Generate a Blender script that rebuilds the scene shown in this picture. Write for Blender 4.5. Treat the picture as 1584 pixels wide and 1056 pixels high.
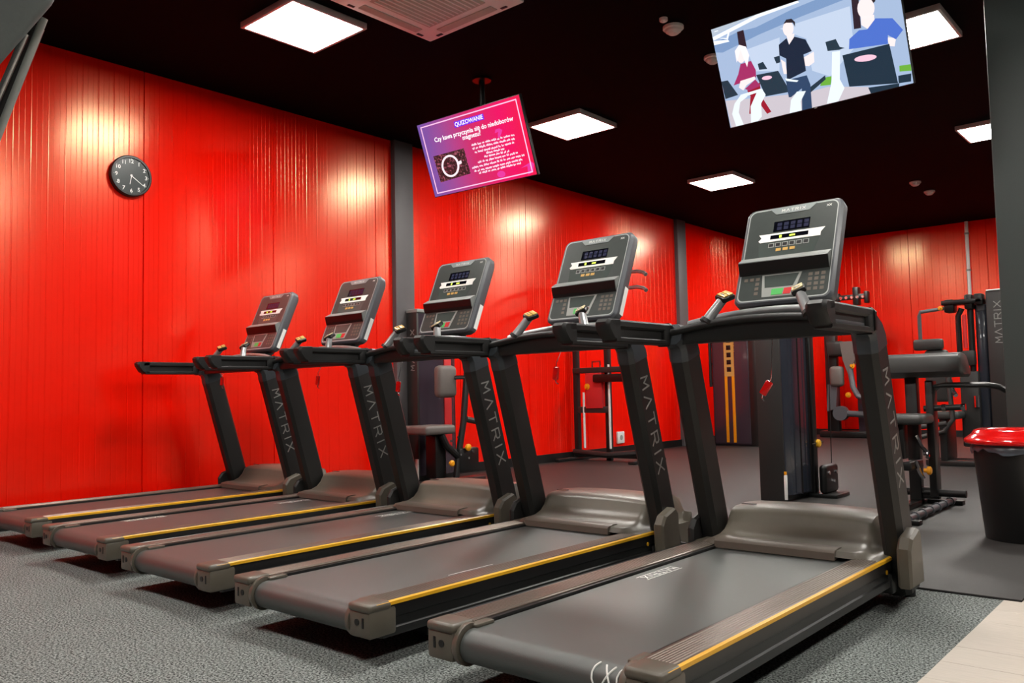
import bpy, bmesh, math, random
import numpy as np
from mathutils import Vector, Matrix
random.seed(7)
S = bpy.context.scene
for o in list(bpy.data.objects): bpy.data.objects.remove(o)
COL = S.collection

# ------------------------------------------------------------------ camera
CAM = Vector((1.4712, -1.7554, 0.8777)); YAW, PIT, ROL, FPX = 0.715, 0.061, -0.0211, 1290.5
Fw = Vector((-math.sin(YAW)*math.cos(PIT), math.cos(YAW)*math.cos(PIT), math.sin(PIT)))
Rt = Vector((math.cos(YAW), math.sin(YAW), 0)); Up = Rt.cross(Fw)
Rc = Rt*math.cos(ROL) + Up*math.sin(ROL); Uc = Up*math.cos(ROL) - Rt*math.sin(ROL)
cd = bpy.data.cameras.new('camera'); cam = bpy.data.objects.new('camera', cd); COL.objects.link(cam)
M = Matrix((Rc, Uc, -Fw)).transposed().to_4x4(); M.translation = CAM
cam.matrix_world = M
cd.sensor_width = 36; cd.lens = FPX/1584*36; cd.clip_start = .02
S.camera = cam
def ray(u, v): return Fw + Rc*((u-792)/FPX) + Uc*((528-v)/FPX)
# ------------------------------------------------------------------ world, exposure
W = bpy.data.worlds.new('world'); S.world = W; W.use_nodes = True
W.node_tree.nodes['Background'].inputs[0].default_value = (.055, .05, .05, 1)
W.node_tree.nodes['Background'].inputs[1].default_value = 1.0
S.view_settings.view_transform = 'Standard'; S.view_settings.look = 'None'
S.view_settings.exposure = 1.6; S.view_settings.gamma = 1.0; S.view_settings.use_curve_mapping = False
ROTA = 0.25
LAMP = 21.0          # radiance of the LED panels
# ------------------------------------------------------------------ materials
def lin(c):
    return tuple((x/255/12.92 if x <= 10 else ((x/255+.055)/1.055)**2.4) for x in c)
def mat(name, rgb, rough=.5, metal=0., var=.12, scale=40., bump=0., emit=0., coat=0., spec=.5, stretch=None, bscale=None):
    m = bpy.data.materials.new(name); m.use_nodes = True
    nt = m.node_tree; b = nt.nodes['Principled BSDF']; c = lin(rgb)
    b.inputs['Roughness'].default_value = rough; b.inputs['Metallic'].default_value = metal
    b.inputs['Specular IOR Level'].default_value = spec; b.inputs['Coat Weight'].default_value = coat
    b.inputs['Base Color'].default_value = (*c, 1)
    tc = nt.nodes.new('ShaderNodeTexCoord'); nz = nt.nodes.new('ShaderNodeTexNoise')
    nz.inputs['Scale'].default_value = scale; nz.inputs['Detail'].default_value = 3
    src = tc.outputs['Object']
    if stretch:
        mp = nt.nodes.new('ShaderNodeMapping'); mp.inputs['Scale'].default_value = stretch
        nt.links.new(src, mp.inputs[0]); src = mp.outputs[0]
    nt.links.new(src, nz.inputs['Vector'])
    if var:
        r = nt.nodes.new('ShaderNodeMix'); r.data_type = 'RGBA'
        r.inputs[6].default_value = (*[x*(1-var) for x in c], 1); r.inputs[7].default_value = (*[min(1, x*(1+var)) for x in c], 1)
        nt.links.new(nz.outputs['Fac'], r.inputs[0]); nt.links.new(r.outputs[2], b.inputs['Base Color'])
    if bump:
        n2 = nt.nodes.new('ShaderNodeTexNoise'); n2.inputs['Scale'].default_value = bscale or scale*3; nt.links.new(src, n2.inputs['Vector'])
        bp = nt.nodes.new('ShaderNodeBump'); bp.inputs['Strength'].default_value = bump; bp.inputs['Distance'].default_value = .002
        nt.links.new(n2.outputs['Fac'], bp.inputs['Height']); nt.links.new(bp.outputs[0], b.inputs['Normal'])
    if emit:
        b.inputs['Emission Color'].default_value = (*c, 1); b.inputs['Emission Strength'].default_value = emit
    return m
def emat(name, rgb, st=1.):
    m = mat(name, (5, 5, 6), .25, var=0)
    b = m.node_tree.nodes['Principled BSDF']
    b.inputs['Emission Color'].default_value = (*lin(rgb), 1); b.inputs['Emission Strength'].default_value = st
    return m
MT = dict(
    red=mat('red_wall_paint', (252, 14, 0), .205, var=.04, scale=2, spec=1.0),
    ceil=mat('black_ceiling', (4, 4, 5), .85, var=.2, scale=6, spec=.06),
    column=mat('column_grey', (92, 88, 90), .55, var=.08, scale=8),
    pillar=mat('pillar_charcoal', (52, 62, 60), .6, var=.1, scale=120, bump=.1),
    base=mat('baseboard_black', (14, 13, 13), .5),
    rubber=mat('black_rubber', (40, 37, 36), .55, var=.25, scale=60, bump=.25, bscale=400),
    blk=mat('black_plastic', (15, 15, 15), .38, var=.15, bump=.06, bscale=500),
    satin=mat('satin_black_metal', (30, 30, 30), .36, var=.12, scale=20),
    upr=mat('upright_black', (27, 27, 26), .42, var=.1, scale=30, bump=.04, bscale=600),
    elbow=mat('elbow_slate', (56, 61, 66), .3, var=.08),
    grip=mat('grip_rubber', (20, 20, 20), .5, var=.2, bump=.15, bscale=700),
    taupe=mat('taupe_plastic', (92, 86, 76), .36, var=.08, scale=30, bump=.05, bscale=500),
    taupe2=mat('taupe_lip', (104, 95, 86), .4, var=.08, scale=30),
    rail=mat('brushed_rail', (112, 100, 91), .34, metal=.55, var=.15, scale=30, stretch=(1, .05, 1)),
    belt=mat('belt_rubber', (66, 70, 68), .42, spec=1.0, var=.18, scale=350, bump=.3, bscale=700),
    yellow=mat('yellow_strip', (224, 168, 38), .35, var=.06),
    gold=mat('gold_toggle', (206, 166, 92), .3, var=.08),
    cream=mat('cream_toggle', (214, 200, 158), .3, var=.06),
    silver=mat('silver_metal', (176, 178, 180), .22, metal=.9, var=.06),
    chrome=mat('chrome', (205, 205, 208), .12, metal=1., var=.03),
    rack=mat('rack_grey', (128, 132, 130), .4, var=.05),
    post=mat('post_metal', (150, 152, 153), .34, metal=.6, var=.04),
    shell=mat('console_shell', (86, 89, 94), .36, var=.06),
    face=mat('console_face', (62, 68, 66), .3, var=.08, coat=.3),
    rim=mat('console_rim', (176, 182, 180), .3, var=.04),
    badge=mat('badge_silver', (150, 158, 158), .3, metal=.4, var=.05),
    white=mat('white_print', (235, 236, 232), .5, var=.03),
    lgrey=mat('light_grey_print', (150, 154, 150), .45, var=.06),
    glass=mat('dark_glass', (9, 10, 18), .12, var=0, coat=.5),
    lcd=mat('lcd_glass', (74, 82, 79), .2, var=.04, coat=.4),
    green=mat('green_key', (84, 186, 96), .4, var=.05),
    redk=mat('red_key', (206, 48, 50), .4, var=.05),
    redp=mat('red_plastic', (214, 16, 14), .18, var=.04, coat=.6),
    binb=mat('bin_black', (17, 17, 17), .42, var=.15, bump=.08, bscale=40),
    liner=mat('bin_liner', (78, 84, 92), .25, var=.15),
    pad=mat('pad_leather', (60, 61, 60), .42, var=.1, scale=25, bump=.12, bscale=350),
    padl=mat('pad_grey_leather', (106, 99, 95), .45, var=.08, bump=.1, bscale=350),
    shroud=mat('smoked_shroud', (44, 48, 58), .2, var=.15, scale=3, coat=.5),
    shroudp=mat('smoked_plum_shroud', (58, 48, 58), .22, var=.15, scale=3, coat=.5),
    tower=mat('tower_panel', (44, 43, 42), .45, var=.1),
    orange=mat('orange_knob', (240, 160, 24), .3, var=.05),
    acp=mat('air_unit_plastic', (242, 238, 232), .5, var=.04),
    acg=mat('air_unit_grille', (196, 188, 176), .6, var=.1),
    alu=mat('lamp_frame', (200, 200, 198), .35, metal=.3, var=.04),
    clockface=mat('clock_face', (52, 60, 60), .3, var=.1, coat=.4),
    wglass=mat('white_sensor', (240, 236, 230), .45, var=.05),
    lamp=emat('lamp_diffuser', (255, 250, 242), LAMP),
    letter=mat('grey_lettering', (150, 150, 146), .35, metal=.3, var=.05),
    amber=emat('amber_digits', (170, 210, 60), 1.2),
    bluedig=emat('faint_glow_digits', (32, 34, 56), .5),  # digit blocks get a faint blue glow of their own
)
_nt = MT['red'].node_tree; _b = _nt.nodes['Principled BSDF']
_b.inputs['Specular Tint'].default_value = (1, .82, .47, 1); _b.inputs['IOR'].default_value = 1.5
_b.inputs['Anisotropic'].default_value = .65          # roll-formed sheet: the lacquer scatters along the ribs
_tg = _nt.nodes.new('ShaderNodeTangent'); _tg.direction_type = 'RADIAL'; _tg.axis = 'Z'
_nt.links.new(_tg.outputs[0], _b.inputs['Tangent']); _b.inputs['Anisotropic Rotation'].default_value = ROTA
# ribbed wall: nothing painted, the relief is geometry
def carpet():
    m = bpy.data.materials.new('flecked_carpet'); m.use_nodes = True; nt = m.node_tree; b = nt.nodes['Principled BSDF']
    tc = nt.nodes.new('ShaderNodeTexCoord'); a = nt.nodes.new('ShaderNodeTexNoise'); a.inputs['Scale'].default_value = 125; a.inputs['Detail'].default_value = 3; a.inputs['Roughness'].default_value = .75
    l = nt.nodes.new('ShaderNodeTexNoise'); l.inputs['Scale'].default_value = 3; l.inputs['Detail'].default_value = 2
    r = nt.nodes.new('ShaderNodeValToRGB'); r.color_ramp.elements[0].position = .42; r.color_ramp.elements[1].position = .60
    r.color_ramp.elements[0].color = (*lin((30, 34, 33)), 1); r.color_ramp.elements[1].color = (*lin((166, 173, 170)), 1)
    mx = nt.nodes.new('ShaderNodeMix'); mx.data_type = 'RGBA'; mx.blend_type = 'MULTIPLY'; mx.inputs[0].default_value = .25
    nt.links.new(tc.outputs['Object'], a.inputs['Vector']); nt.links.new(tc.outputs['Object'], l.inputs['Vector'])
    nt.links.new(a.outputs['Fac'], r.inputs[0]); nt.links.new(r.outputs[0], mx.inputs[6]); nt.links.new(l.outputs['Fac'], mx.inputs[7])
    nt.links.new(mx.outputs[2], b.inputs['Base Color']); b.inputs['Roughness'].default_value = .9; b.inputs['Specular IOR Level'].default_value = .2
    bp = nt.nodes.new('ShaderNodeBump'); bp.inputs['Strength'].default_value = .2; bp.inputs['Distance'].default_value = .003
    nt.links.new(a.outputs['Fac'], bp.inputs['Height']); nt.links.new(bp.outputs[0], b.inputs['Normal'])
    return m
MT['carpet'] = carpet()
MT['plank'] = mat('pale_wood_plank', (186, 176, 164), .45, var=.16, scale=9, stretch=(1.2, 14, 1))
# ------------------------------------------------------------------ mesh helpers
class MB:
    def __init__(s): s.bm = bmesh.new()
    def box(s, a, b, bev=0., seg=2, mtx=None):
        a, b = Vector(a), Vector(b); c = (a+b)/2; d = b-a
        t = bmesh.new(); bmesh.ops.create_cube(t, size=1)
        for v in t.verts: v.co = Vector((v.co.x*d.x, v.co.y*d.y, v.co.z*d.z))
        if bev: bmesh.ops.bevel(t, geom=t.edges[:], offset=min(bev, .49*min(abs(d.x), abs(d.y), abs(d.z))), segments=seg, profile=.5, affect='EDGES')
        for v in t.verts:
            v.co = v.co + c
            if mtx: v.co = mtx @ v.co
        s.merge(t); return s
    def merge(s, t):
        vs = [s.bm.verts.new(v.co) for v in t.verts]; t.verts.index_update()
        for f in t.faces:
            try: s.bm.faces.new([vs[v.index] for v in f.verts])
            except ValueError: pass
        t.free()
    def rings(s, R, closed=True, cap=True):
        rr = [[s.bm.verts.new(p) for p in r] for r in R]; n = len(rr[0])
        for i in range(len(rr)-1):
            for j in range(n if closed else n-1):
                k = (j+1) % n
                s.bm.faces.new((rr[i][j], rr[i][k], rr[i+1][k], rr[i+1][j]))
        if cap and closed:
            s.bm.faces.new(list(reversed(rr[0]))); s.bm.faces.new(rr[-1])
        return s
    def prism(s, poly, axis, a, b):
        """poly: 2-D points; extruded along axis 'x','y','z' from a to b"""
        def p(q, t): return {'x': (t, q[0], q[1]), 'y': (q[0], t, q[1]), 'z': (q[0], q[1], t)}[axis]
        return s.rings([[p(q, a) for q in poly], [p(q, b) for q in poly]])
    def tube(s, pts, r, n=10):
        pts = [Vector(p) for p in pts]; R = []
        rs = r if isinstance(r, (list, tuple)) else [r]*len(pts)
        pn = None
        for i, p in enumerate(pts):
            d = (pts[min(i+1, len(pts)-1)]-pts[max(i-1, 0)]).normalized()
            if pn is None:
                pn = d.orthogonal().normalized()
            pn = (pn - d*pn.dot(d)).normalized(); q = d.cross(pn)
            R.append([p + (pn*math.cos(2*math.pi*k/n)+q*math.sin(2*math.pi*k/n))*rs[i] for k in range(n)])
        return s.rings(R)
    def lathe(s, prof, c, n=32, axis='z'):
        c = Vector(c); R = []
        for r, h in prof:
            ring = []
            for k in range(n):
                a = 2*math.pi*k/n; u, v = r*math.cos(a), r*math.sin(a)
                ring.append(c + Vector({'z': (u, v, h), 'x': (h, u, v), 'y': (v, h, u)}[axis]))
            R.append(ring)
        return s.rings(R)
    def poly(s, pts):
        s.bm.faces.new([s.bm.verts.new(p) for p in pts]); return s
    def build(s, name, m, parent=None, smooth=35):
        me = bpy.data.meshes.new(name)
        if parent is not None:
            o_ = parent
            loc = Vector((0, 0, 0))
            while o_ is not None: loc += o_.location; o_ = o_.parent
            for v in s.bm.verts: v.co -= loc
        bmesh.ops.recalc_face_normals(s.bm, faces=s.bm.faces[:])
        if smooth:
            for f in s.bm.faces: f.smooth = True
            lim = math.radians(smooth)
            for e in s.bm.edges:
                if len(e.link_faces) == 2: e.smooth = e.calc_face_angle(0) < lim
        s.bm.to_mesh(me); s.bm.free()
        me.materials.append(MT[m] if isinstance(m, str) else m)
        o = bpy.data.objects.new(name, me); COL.objects.link(o)
        if parent is not None: o.parent = parent
        return o
def tag(o, label, cat, group=None):
    o['label'] = label; o['category'] = cat
    if group: o['group'] = group
    return o
def thing(name, loc, label, cat, group=None):
    o = bpy.data.objects.new(name, None); COL.objects.link(o); o.location = loc; o.empty_display_size = .1
    return tag(o, label, cat, group)
def struct(o): o['kind'] = 'structure'; return o
def copy_tree(o, parent=None):
    c = o.copy(); COL.objects.link(c); c.parent = parent
    for ch in list(o.children): copy_tree(ch, c)
    return c
# stroke lettering: letters on a 1 x 1 box
LET = {'M': [[(0, 0), (.08, 1), (.5, .35), (.92, 1), (1, 0)]], 'A': [[(0, 0), (.5, 1), (1, 0)]], 'T': [[(0, 1), (1, 1)], [(.5, 1), (.5, 0)]],
       'R': [[(0, 0), (0, 1), (.8, 1), (.95, .85), (.95, .6), (.8, .47), (.05, .47)], [(.5, .47), (1, 0)]], 'I': [[(.5, 0), (.5, 1)]], 'X': [[(0, 0), (1, 1)], [(0, 1), (1, 0)]],
       '(': [[(.6, 1.1), (.3, .8), (.2, .5), (.3, .2), (.6, -.1)]], ')': [[(.4, 1.1), (.7, .8), (.8, .5), (.7, .2), (.4, -.1)]]}
def letters(mb, word, org, ex, ey, h, wd=.8, gap=.45, th=.12, lift=.0006):
    """org: baseline start; ex reading direction; ey letter up; flat strokes with a little body"""
    ex, ey, org = Vector(ex).normalized(), Vector(ey).normalized(), Vector(org); n = ex.cross(ey); x = 0
    for c in word:
        w = (wd if c != 'I' else .25)*h
        for st in LET[c]:
            q = [org + ex*(x+a*w if c != 'I' else x+w/2) + ey*(b*h) + n*lift for a, b in st]
            for a, b in zip(q, q[1:]):
                d = (b-a).normalized(); t = d.cross(n)*(th*h/2); a2, b2 = a-d*(th*h/2), b+d*(th*h/2)
                k = n*(lift*.8)
                mb.rings([[a2-t-k, a2+t-k, b2+t-k, b2-t-k], [a2-t+k, a2+t+k, b2+t+k, b2-t+k]])
        x += w + gap*h
    return x
def text_mesh(body, size, align='CENTER'):
    cu = bpy.data.curves.new('t', 'FONT'); cu.body = body; cu.size = size; cu.align_x = align; cu.resolution_u = 3; cu.offset = size*.022
    ob = bpy.data.objects.new('t', cu); COL.objects.link(ob)
    dg = bpy.context.evaluated_depsgraph_get(); me = bpy.data.meshes.new_from_object(ob.evaluated_get(dg))
    bpy.data.objects.remove(ob); return me
# ------------------------------------------------------------------ room
XW, YB, HC = -5.0, 13.3, 3.5       # left wall, back wall, ceiling height
XR, YF = 6.2, -6.5
def panel_profile(width, pitch, g=.004, d=.0018):
    """rib profile of one sandwich panel: points (along, depth) ; depth grows into the room"""
    pts = [(0, -.012), (.003, 0)]; n = round(width/pitch); p = width/n
    for i in range(1, n):
        c = i*p; k, gg = (d*1.5, g*1.5) if i % 3 == 0 else (d*.5, g*.55)
        pts += [(c-gg, 0), (c-gg*.35, -k), (c+gg*.35, -k), (c+gg, 0)]
    pts += [(width-.003, 0), (width, -.012)]
    return pts
f = MB(); f.box((XW-.2, YF-.2, -.2), (XR+.2, YB+.2, 0)); floor = struct(f.build('floor', 'carpet', smooth=0))
m = MB(); m.box((XW, 2.115, .0005), (.77, YB, .010), bev=.002); m.build('rubber_sheet', 'rubber', floor)
PW = .19
for i in range(56):                                   # pale planks laid across, right of the carpet edge
    y0 = -3.6 + i*PW
    xa = .71 if y0+PW < 2.1 else .772
    for (x0, x1) in (((xa, 1.35), (1.352, 2.75), (2.752, 4.0)) if i % 2 else ((xa, 1.9), (1.902, 3.2), (3.202, 4.0))):
        m = MB(); m.box((x0, y0+.0008, .0004), (x1, y0+PW-.0008, .0045+.0003*((i*7) % 3)), bev=.001, seg=1); m.build('plank', 'plank', floor)
m = MB(); m.box((XW-.2, YF-.2, HC), (XR+.2, YB+.2, HC+.2)); ceiling = struct(m.build('ceiling', 'ceil', smooth=0))
m = MB(); m.box((XW-.2, YF, 0), (XW-.03, YB, HC)); wl = struct(m.build('wall_left', 'red', smooth=0))
PAN = 1.18
prof = panel_profile(PAN-.004, .0392)
pm = None; y0 = .1-5*PAN
while y0 < YB:
    w_ = min(PAN, YB-y0)
    if pm is None or w_ < PAN:
        mb = MB(); pr_ = prof if w_ >= PAN else panel_profile(w_-.004, .0392)
        for zz in (0,):
            mb.rings([[(d, a, .0) for a, d in pr_], [(d, a, HC) for a, d in pr_]], closed=False)
        o = mb.build('wall_panel', 'red', smooth=0)
        if pm is None: pm = o
    else:
        o = pm.copy(); COL.objects.link(o)
    o.location = (XW, y0, 0); o.parent = wl; y0 += PAN
m = MB(); m.box((XW-.2, YB+.03, 0), (XR+.2, YB+.2, HC)); wb = struct(m.build('wall_back', 'red', smooth=0))
x0 = XW; bp = None
while x0 < 1.0:
    if bp is None:
        mb = MB(); mb.rings([[(a, -d, 0) for a, d in prof], [(a, -d, HC) for a, d in prof]], closed=False)
        o = bp = mb.build('wall_panel', 'red', smooth=0)
    else: o = bp.copy(); COL.objects.link(o)
    o.location = (x0, YB, 0); o.parent = wb; x0 += PAN
m = MB(); m.box((XR, YF, 0), (XR+.2, YB+.2, HC)); struct(m.build('wall_right', 'column', smooth=0))
m = MB(); m.box((XW-.2, YF-.2, 0), (XR+.2, YF, HC)); struct(m.build('wall_front', 'column', smooth=0))
m = MB(); m.box((XW+.004, YF, 0), (XW+.02, YB, .11)); struct(m.build('baseboard_left', 'base', smooth=0))
m = MB(); m.box((XW, YB-.02, 0), (XR, YB-.004, .11)); struct(m.build('baseboard_back', 'base', smooth=0))
for i, (a, b) in enumerate(((3.85, 4.10), (9.575, 9.835))):
    m = MB(); m.box((XW-.02, a, 0), (XW+.06, b, HC), bev=.004); struct(m.build('trim_%d' % (i+1), 'column'))
m = MB(); m.box((.415, 3.95, .0052), (.95, 4.35, HC), bev=.008); struct(m.build('trim_3', 'pillar'))
# ------------------------------------------------------------------ ceiling lamps (a 3.1 m grid of surface panels)
def lamp(label):
    t = thing('ceiling_lamp', (0, 0, HC), label, 'lamp', 'square LED panels on the black ceiling')
    m = MB(); h = .31
    for a, b in (((-h, -h), (h, -h+.022)), ((-h, h-.022), (h, h)), ((-h, -h+.022), (-h+.022, h-.022)), ((h-.022, -h+.022), (h, h-.022))):
        m.box((*a, HC-.045), (*b, HC-.0005), bev=.003)
    m.build('frame', 'alu', t)
    m = MB(); m.box((-h+.0225, -h+.0225, HC-.042), (h-.0225, h-.0225, HC-.02)); m.build('diffuser', 'lamp', t, smooth=0)
    return t
l0 = None
lamp_lbl = {(-3.34, 1.63): 'lit square ceiling panel above the treadmills nearest the clock, beside the air unit',
            (-3.31, 4.73): 'lit square ceiling panel just behind the pink quiz screen',
            (-3.31, 7.84): 'lit square ceiling panel deeper in the hall past the quiz screen',
            (-.25, 4.76): 'lit square ceiling panel partly hidden behind the screen showing runners',
            (-.27, 7.9): 'lit square ceiling panel cut off by the charcoal pillar'}
spots = list(lamp_lbl) + [(-3.31, 10.95), (-.27, 11.0), (-.25, 1.63), (-3.34, -1.5), (-.25, -1.5), (2.85, 1.63), (2.85, -1.5), (2.85, 4.73), (2.85, 7.84)]
xl = {(-3.31, 10.95): 'lit square ceiling panel by the back wall, over the plum tower', (-.27, 11.0): 'lit square ceiling panel by the back wall, over the fly machine side',
      (-.25, 1.63): 'lit square ceiling panel straight above the treadmill at the open end', (-3.34, -1.5): 'lit square ceiling panel behind the treadmills, on the clock wall side',
      (-.25, -1.5): 'lit square ceiling panel over the aisle behind the open end treadmill', (2.85, 1.63): 'lit square ceiling panel over the pale planks, level with the treadmills',
      (2.85, -1.5): 'lit square ceiling panel over the pale planks, behind the treadmill row', (2.85, 4.73): 'lit square ceiling panel beyond the charcoal pillar, level with the curl bench',
      (2.85, 7.84): 'lit square ceiling panel beyond the charcoal pillar, level with the fly machine'}
for s_ in spots:
    lb = lamp_lbl.get(s_) or xl[s_]
    if l0 is None: o = l0 = lamp(lb)
    else: o = copy_tree(l0); o['label'] = lb
    o.location = (s_[0], s_[1], HC)
# ceiling air unit
t = thing('air_conditioner', (-2.43, 1.96, HC), 'white square ceiling cassette air unit with a ribbed grille', 'air conditioner')
m = MB(); c = Vector((-2.43, 1.96, 0)); h = .455
m.box(c+Vector((-h, -h, HC-.035)), c+Vector((h, h, HC-.0005)), bev=.012); m.build('fascia', 'acp', t)
m = MB(); m.box(c+Vector((-.27, -.27, HC-.043)), c+Vector((.27, .27, HC-.0352)), bev=.004); g = m.build('grille', 'acg', t)
for k in range(13):
    m = MB(); x = -.24+k*.04; m.box(c+Vector((x-.006, -.25, HC-.049)), c+Vector((x+.006, .25, HC-.0431)), bev=.002); m.build('slat', 'acp', g)
for sx, sy in ((1, 0), (-1, 0), (0, 1), (0, -1)):
    m = MB(); q = c+Vector((sx*.365, sy*.365, 0)); a, b = (.035, .26) if sx else (.26, .035)
    m.box(q+Vector((-a, -b, HC-.041)), q+Vector((a, b, HC-.0352)), bev=.003); m.build('louvre', 'acg', t)
for sx in (-1, 1):
    for sy in (-1, 1):
        for kx, ky in ((.1, 0), (0, .1)):
            m = MB(); q = c+Vector((sx*(h-.045-kx), sy*(h-.045-ky), 0)); m.box(q+Vector((-.012-kx*.15, -.012-ky*.15, HC-.039)), q+Vector((.012+kx*.15, .012+ky*.15, HC-.0352)), bev=.002); m.build('clip', 'grip', t)
def sensor(x, y, r, label, hh=.055):
    t = thing('smoke_detector', (x, y, HC), label, 'detector', 'small white detectors on the ceiling')
    m = MB(); m.lathe([(r, HC-.0005), (r, HC-.018), (r*.93, HC-.022), (0.001, HC-.022)], (x, y, 0)); m.build('base', 'wglass', t)
    m = MB(); m.lathe([(r*.8, HC-.0222), (r*.74, HC-hh*.7), (r*.45, HC-hh), (.001, HC-hh)], (x, y, 0)); m.build('dome', 'wglass', t)
sensor(-1.48, 3.5, .075, 'larger round white detector on the ceiling left of the runners screen')
sensor(-1.46, 3.33, .03, 'tiny white ceiling sensor beside the larger round detector', .03)
sensor(-1.53, 4.2, .07, 'round detector peeking out behind the runners screen edge')
sensor(-1.56, 9.8, .07, 'far round ceiling detector nearer to the treadmills')
sensor(-1.57, 10.5, .07, 'farthest round ceiling detector toward the back wall')
# pipe on the back wall
t = thing('wall_pipe', (-1.735, YB-.03, 1.6), 'thin white pipe running up the red back wall to the ceiling', 'pipe')
m = MB(); m.tube([(-1.735, YB-.03, 1.6), (-1.735, YB-.03, HC-.001)], .028, 12); m.build('tube', 'white', t)
for z in (2.0, 2.7, 3.3):
    m = MB(); m.lathe([(.036, z-.015), (.036, z+.015)], (-1.735, YB-.03, 0), 12); m.build('clip', 'lgrey', t)
# ------------------------------------------------------------------ clock
cy, cz, cr = 1.163, 2.628, .161
t = thing('wall_clock', (XW+.012, cy, cz), 'round black wall clock with white numerals on the red wall', 'clock')
m = MB(); c = (XW+.004, cy, cz); m.lathe([(cr, 0), (cr, .035), (cr-.006, .042), (cr-.02, .042), (cr-.024, .03), (.001, .03)], c, 48, 'x'); m.build('case', 'blk', t)
m = MB(); m.lathe([(cr-.023, .0302), (cr-.023, .033), (.001, .033)], c, 48, 'x'); fc = m.build('dial', 'clockface', t)
for h_ in range(1, 13):
    a = math.pi/2 - h_*math.pi/6; rr = cr*.72
    me = text_mesh(str(h_), .042); o = bpy.data.objects.new('numeral', me); me.materials.append(MT['white']); COL.objects.link(o); o.parent = fc
    bbx = [v.co.x for v in me.vertices]; bby = [v.co.y for v in me.vertices]; mx_, my_ = (min(bbx)+max(bbx))/2, (min(bby)+max(bby))/2
    # seen from +x: right on the dial is +y
    for v in me.vertices:
        px, py = v.co.x-mx_, v.co.y-my_
        v.co = Vector((.0222+.004, (math.cos(a)*rr+px), math.sin(a)*rr+py))
    m = MB(); p0, p1 = cr*.8, cr*.86
    d = Vector((0, math.cos(a), math.sin(a))); n = Vector((0, -math.sin(a), math.cos(a))); q = Vector(c)+Vector((.0335, 0, 0))
    m.rings([[q+d*p0-n*.003, q+d*p0+n*.003, q+d*p1+n*.003, q+d*p1-n*.003], [q+d*p0-n*.003+Vector((.001, 0, 0)), q+d*p0+n*.003+Vector((.001, 0, 0)), q+d*p1+n*.003+Vector((.001, 0, 0)), q+d*p1-n*.003+Vector((.001, 0, 0))]]); m.build('tick', 'lgrey', fc)
for nm, ang, ln in (('hour_hand', -math.pi/2-.18, .07), ('minute_hand', -math.pi/6-.08, .118)):
    m = MB(); d = Vector((0, math.cos(ang), math.sin(ang))); n = Vector((0, -math.sin(ang), math.cos(ang))); q = Vector(c)+Vector((.036, 0, 0))
    a_ = [q-d*.012-n*.0035, q-d*.012+n*.0035, q+d*ln+n*.002, q+d*ln-n*.002]
    m.rings([a_, [p+Vector((.0012, 0, 0)) for p in a_]]); m.build(nm, 'white', t)
m = MB(); m.lathe([(.008, .0335), (.008, .0385), (.001, .0385)], c, 16, 'x'); m.build('hand_cap', 'white', t)
# ------------------------------------------------------------------ treadmill (local: x across, y forward from the rear end, z up)
def sweep_yz(mb, path, xc, hw, th, ch=.012):
    """chamfered rectangular section swept along a path in the y-z plane"""
    R = []; n = len(path)
    for i, (y, z) in enumerate(path):
        a, b = path[max(i-1, 0)], path[min(i+1, n-1)]
        d = Vector((0, b[0]-a[0], b[1]-a[1])).normalized(); nn = Vector((0, -d.z, d.y)); ex = Vector((1, 0, 0)); c = Vector((xc, y, z))
        w = hw[i] if isinstance(hw, list) else hw; t_ = (th[i] if isinstance(th, list) else th)/2; k = min(ch, w*.45, t_*.45)
        R.append([c+ex*sx+nn*sy for sx, sy in ((-w+k, -t_), (w-k, -t_), (w, -t_+k), (w, t_-k), (w-k, t_), (-w+k, t_), (-w, t_-k), (-w, -t_+k))])
    return mb.rings(R)
CW = .212; CB, CT = Vector((0, 1.715, 1.262)), Vector((0, 1.897, 1.683))      # console face: foot and head of its middle line
CU = (CT-CB); CH = CU.length; CU.normalize(); CX = Vector((1, 0, 0)); CN = CX.cross(CU)  # CN points at the runner
def cp(s, t, d=0.): return CB + CX*(s*CW) + CU*(t*CH) + CN*d          # s -1..1, t 0..1
def cquad(mb, q, d0, d1):
    """slab between depths d0 and d1 over console coordinates q (s, t)"""
    return mb.rings([[cp(s, t, d0) for s, t in q], [cp(s, t, d1) for s, t in q]])
def rrect(s0, s1, t0, t1, r=.05, n=4, asp=2.15):
    out = []
    rx, ry = r, r*2*CW/CH*.5
    for cx, cy, a0 in ((s1-rx, t1-ry, 0), (s0+rx, t1-ry, 90), (s0+rx, t0+ry, 180), (s1-rx, t0+ry, 270)):
        for k in range(n+1):
            a = math.radians(a0+90*k/n); out.append((cx+rx*math.cos(a), cy+ry*math.sin(a)))
    return out
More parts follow.
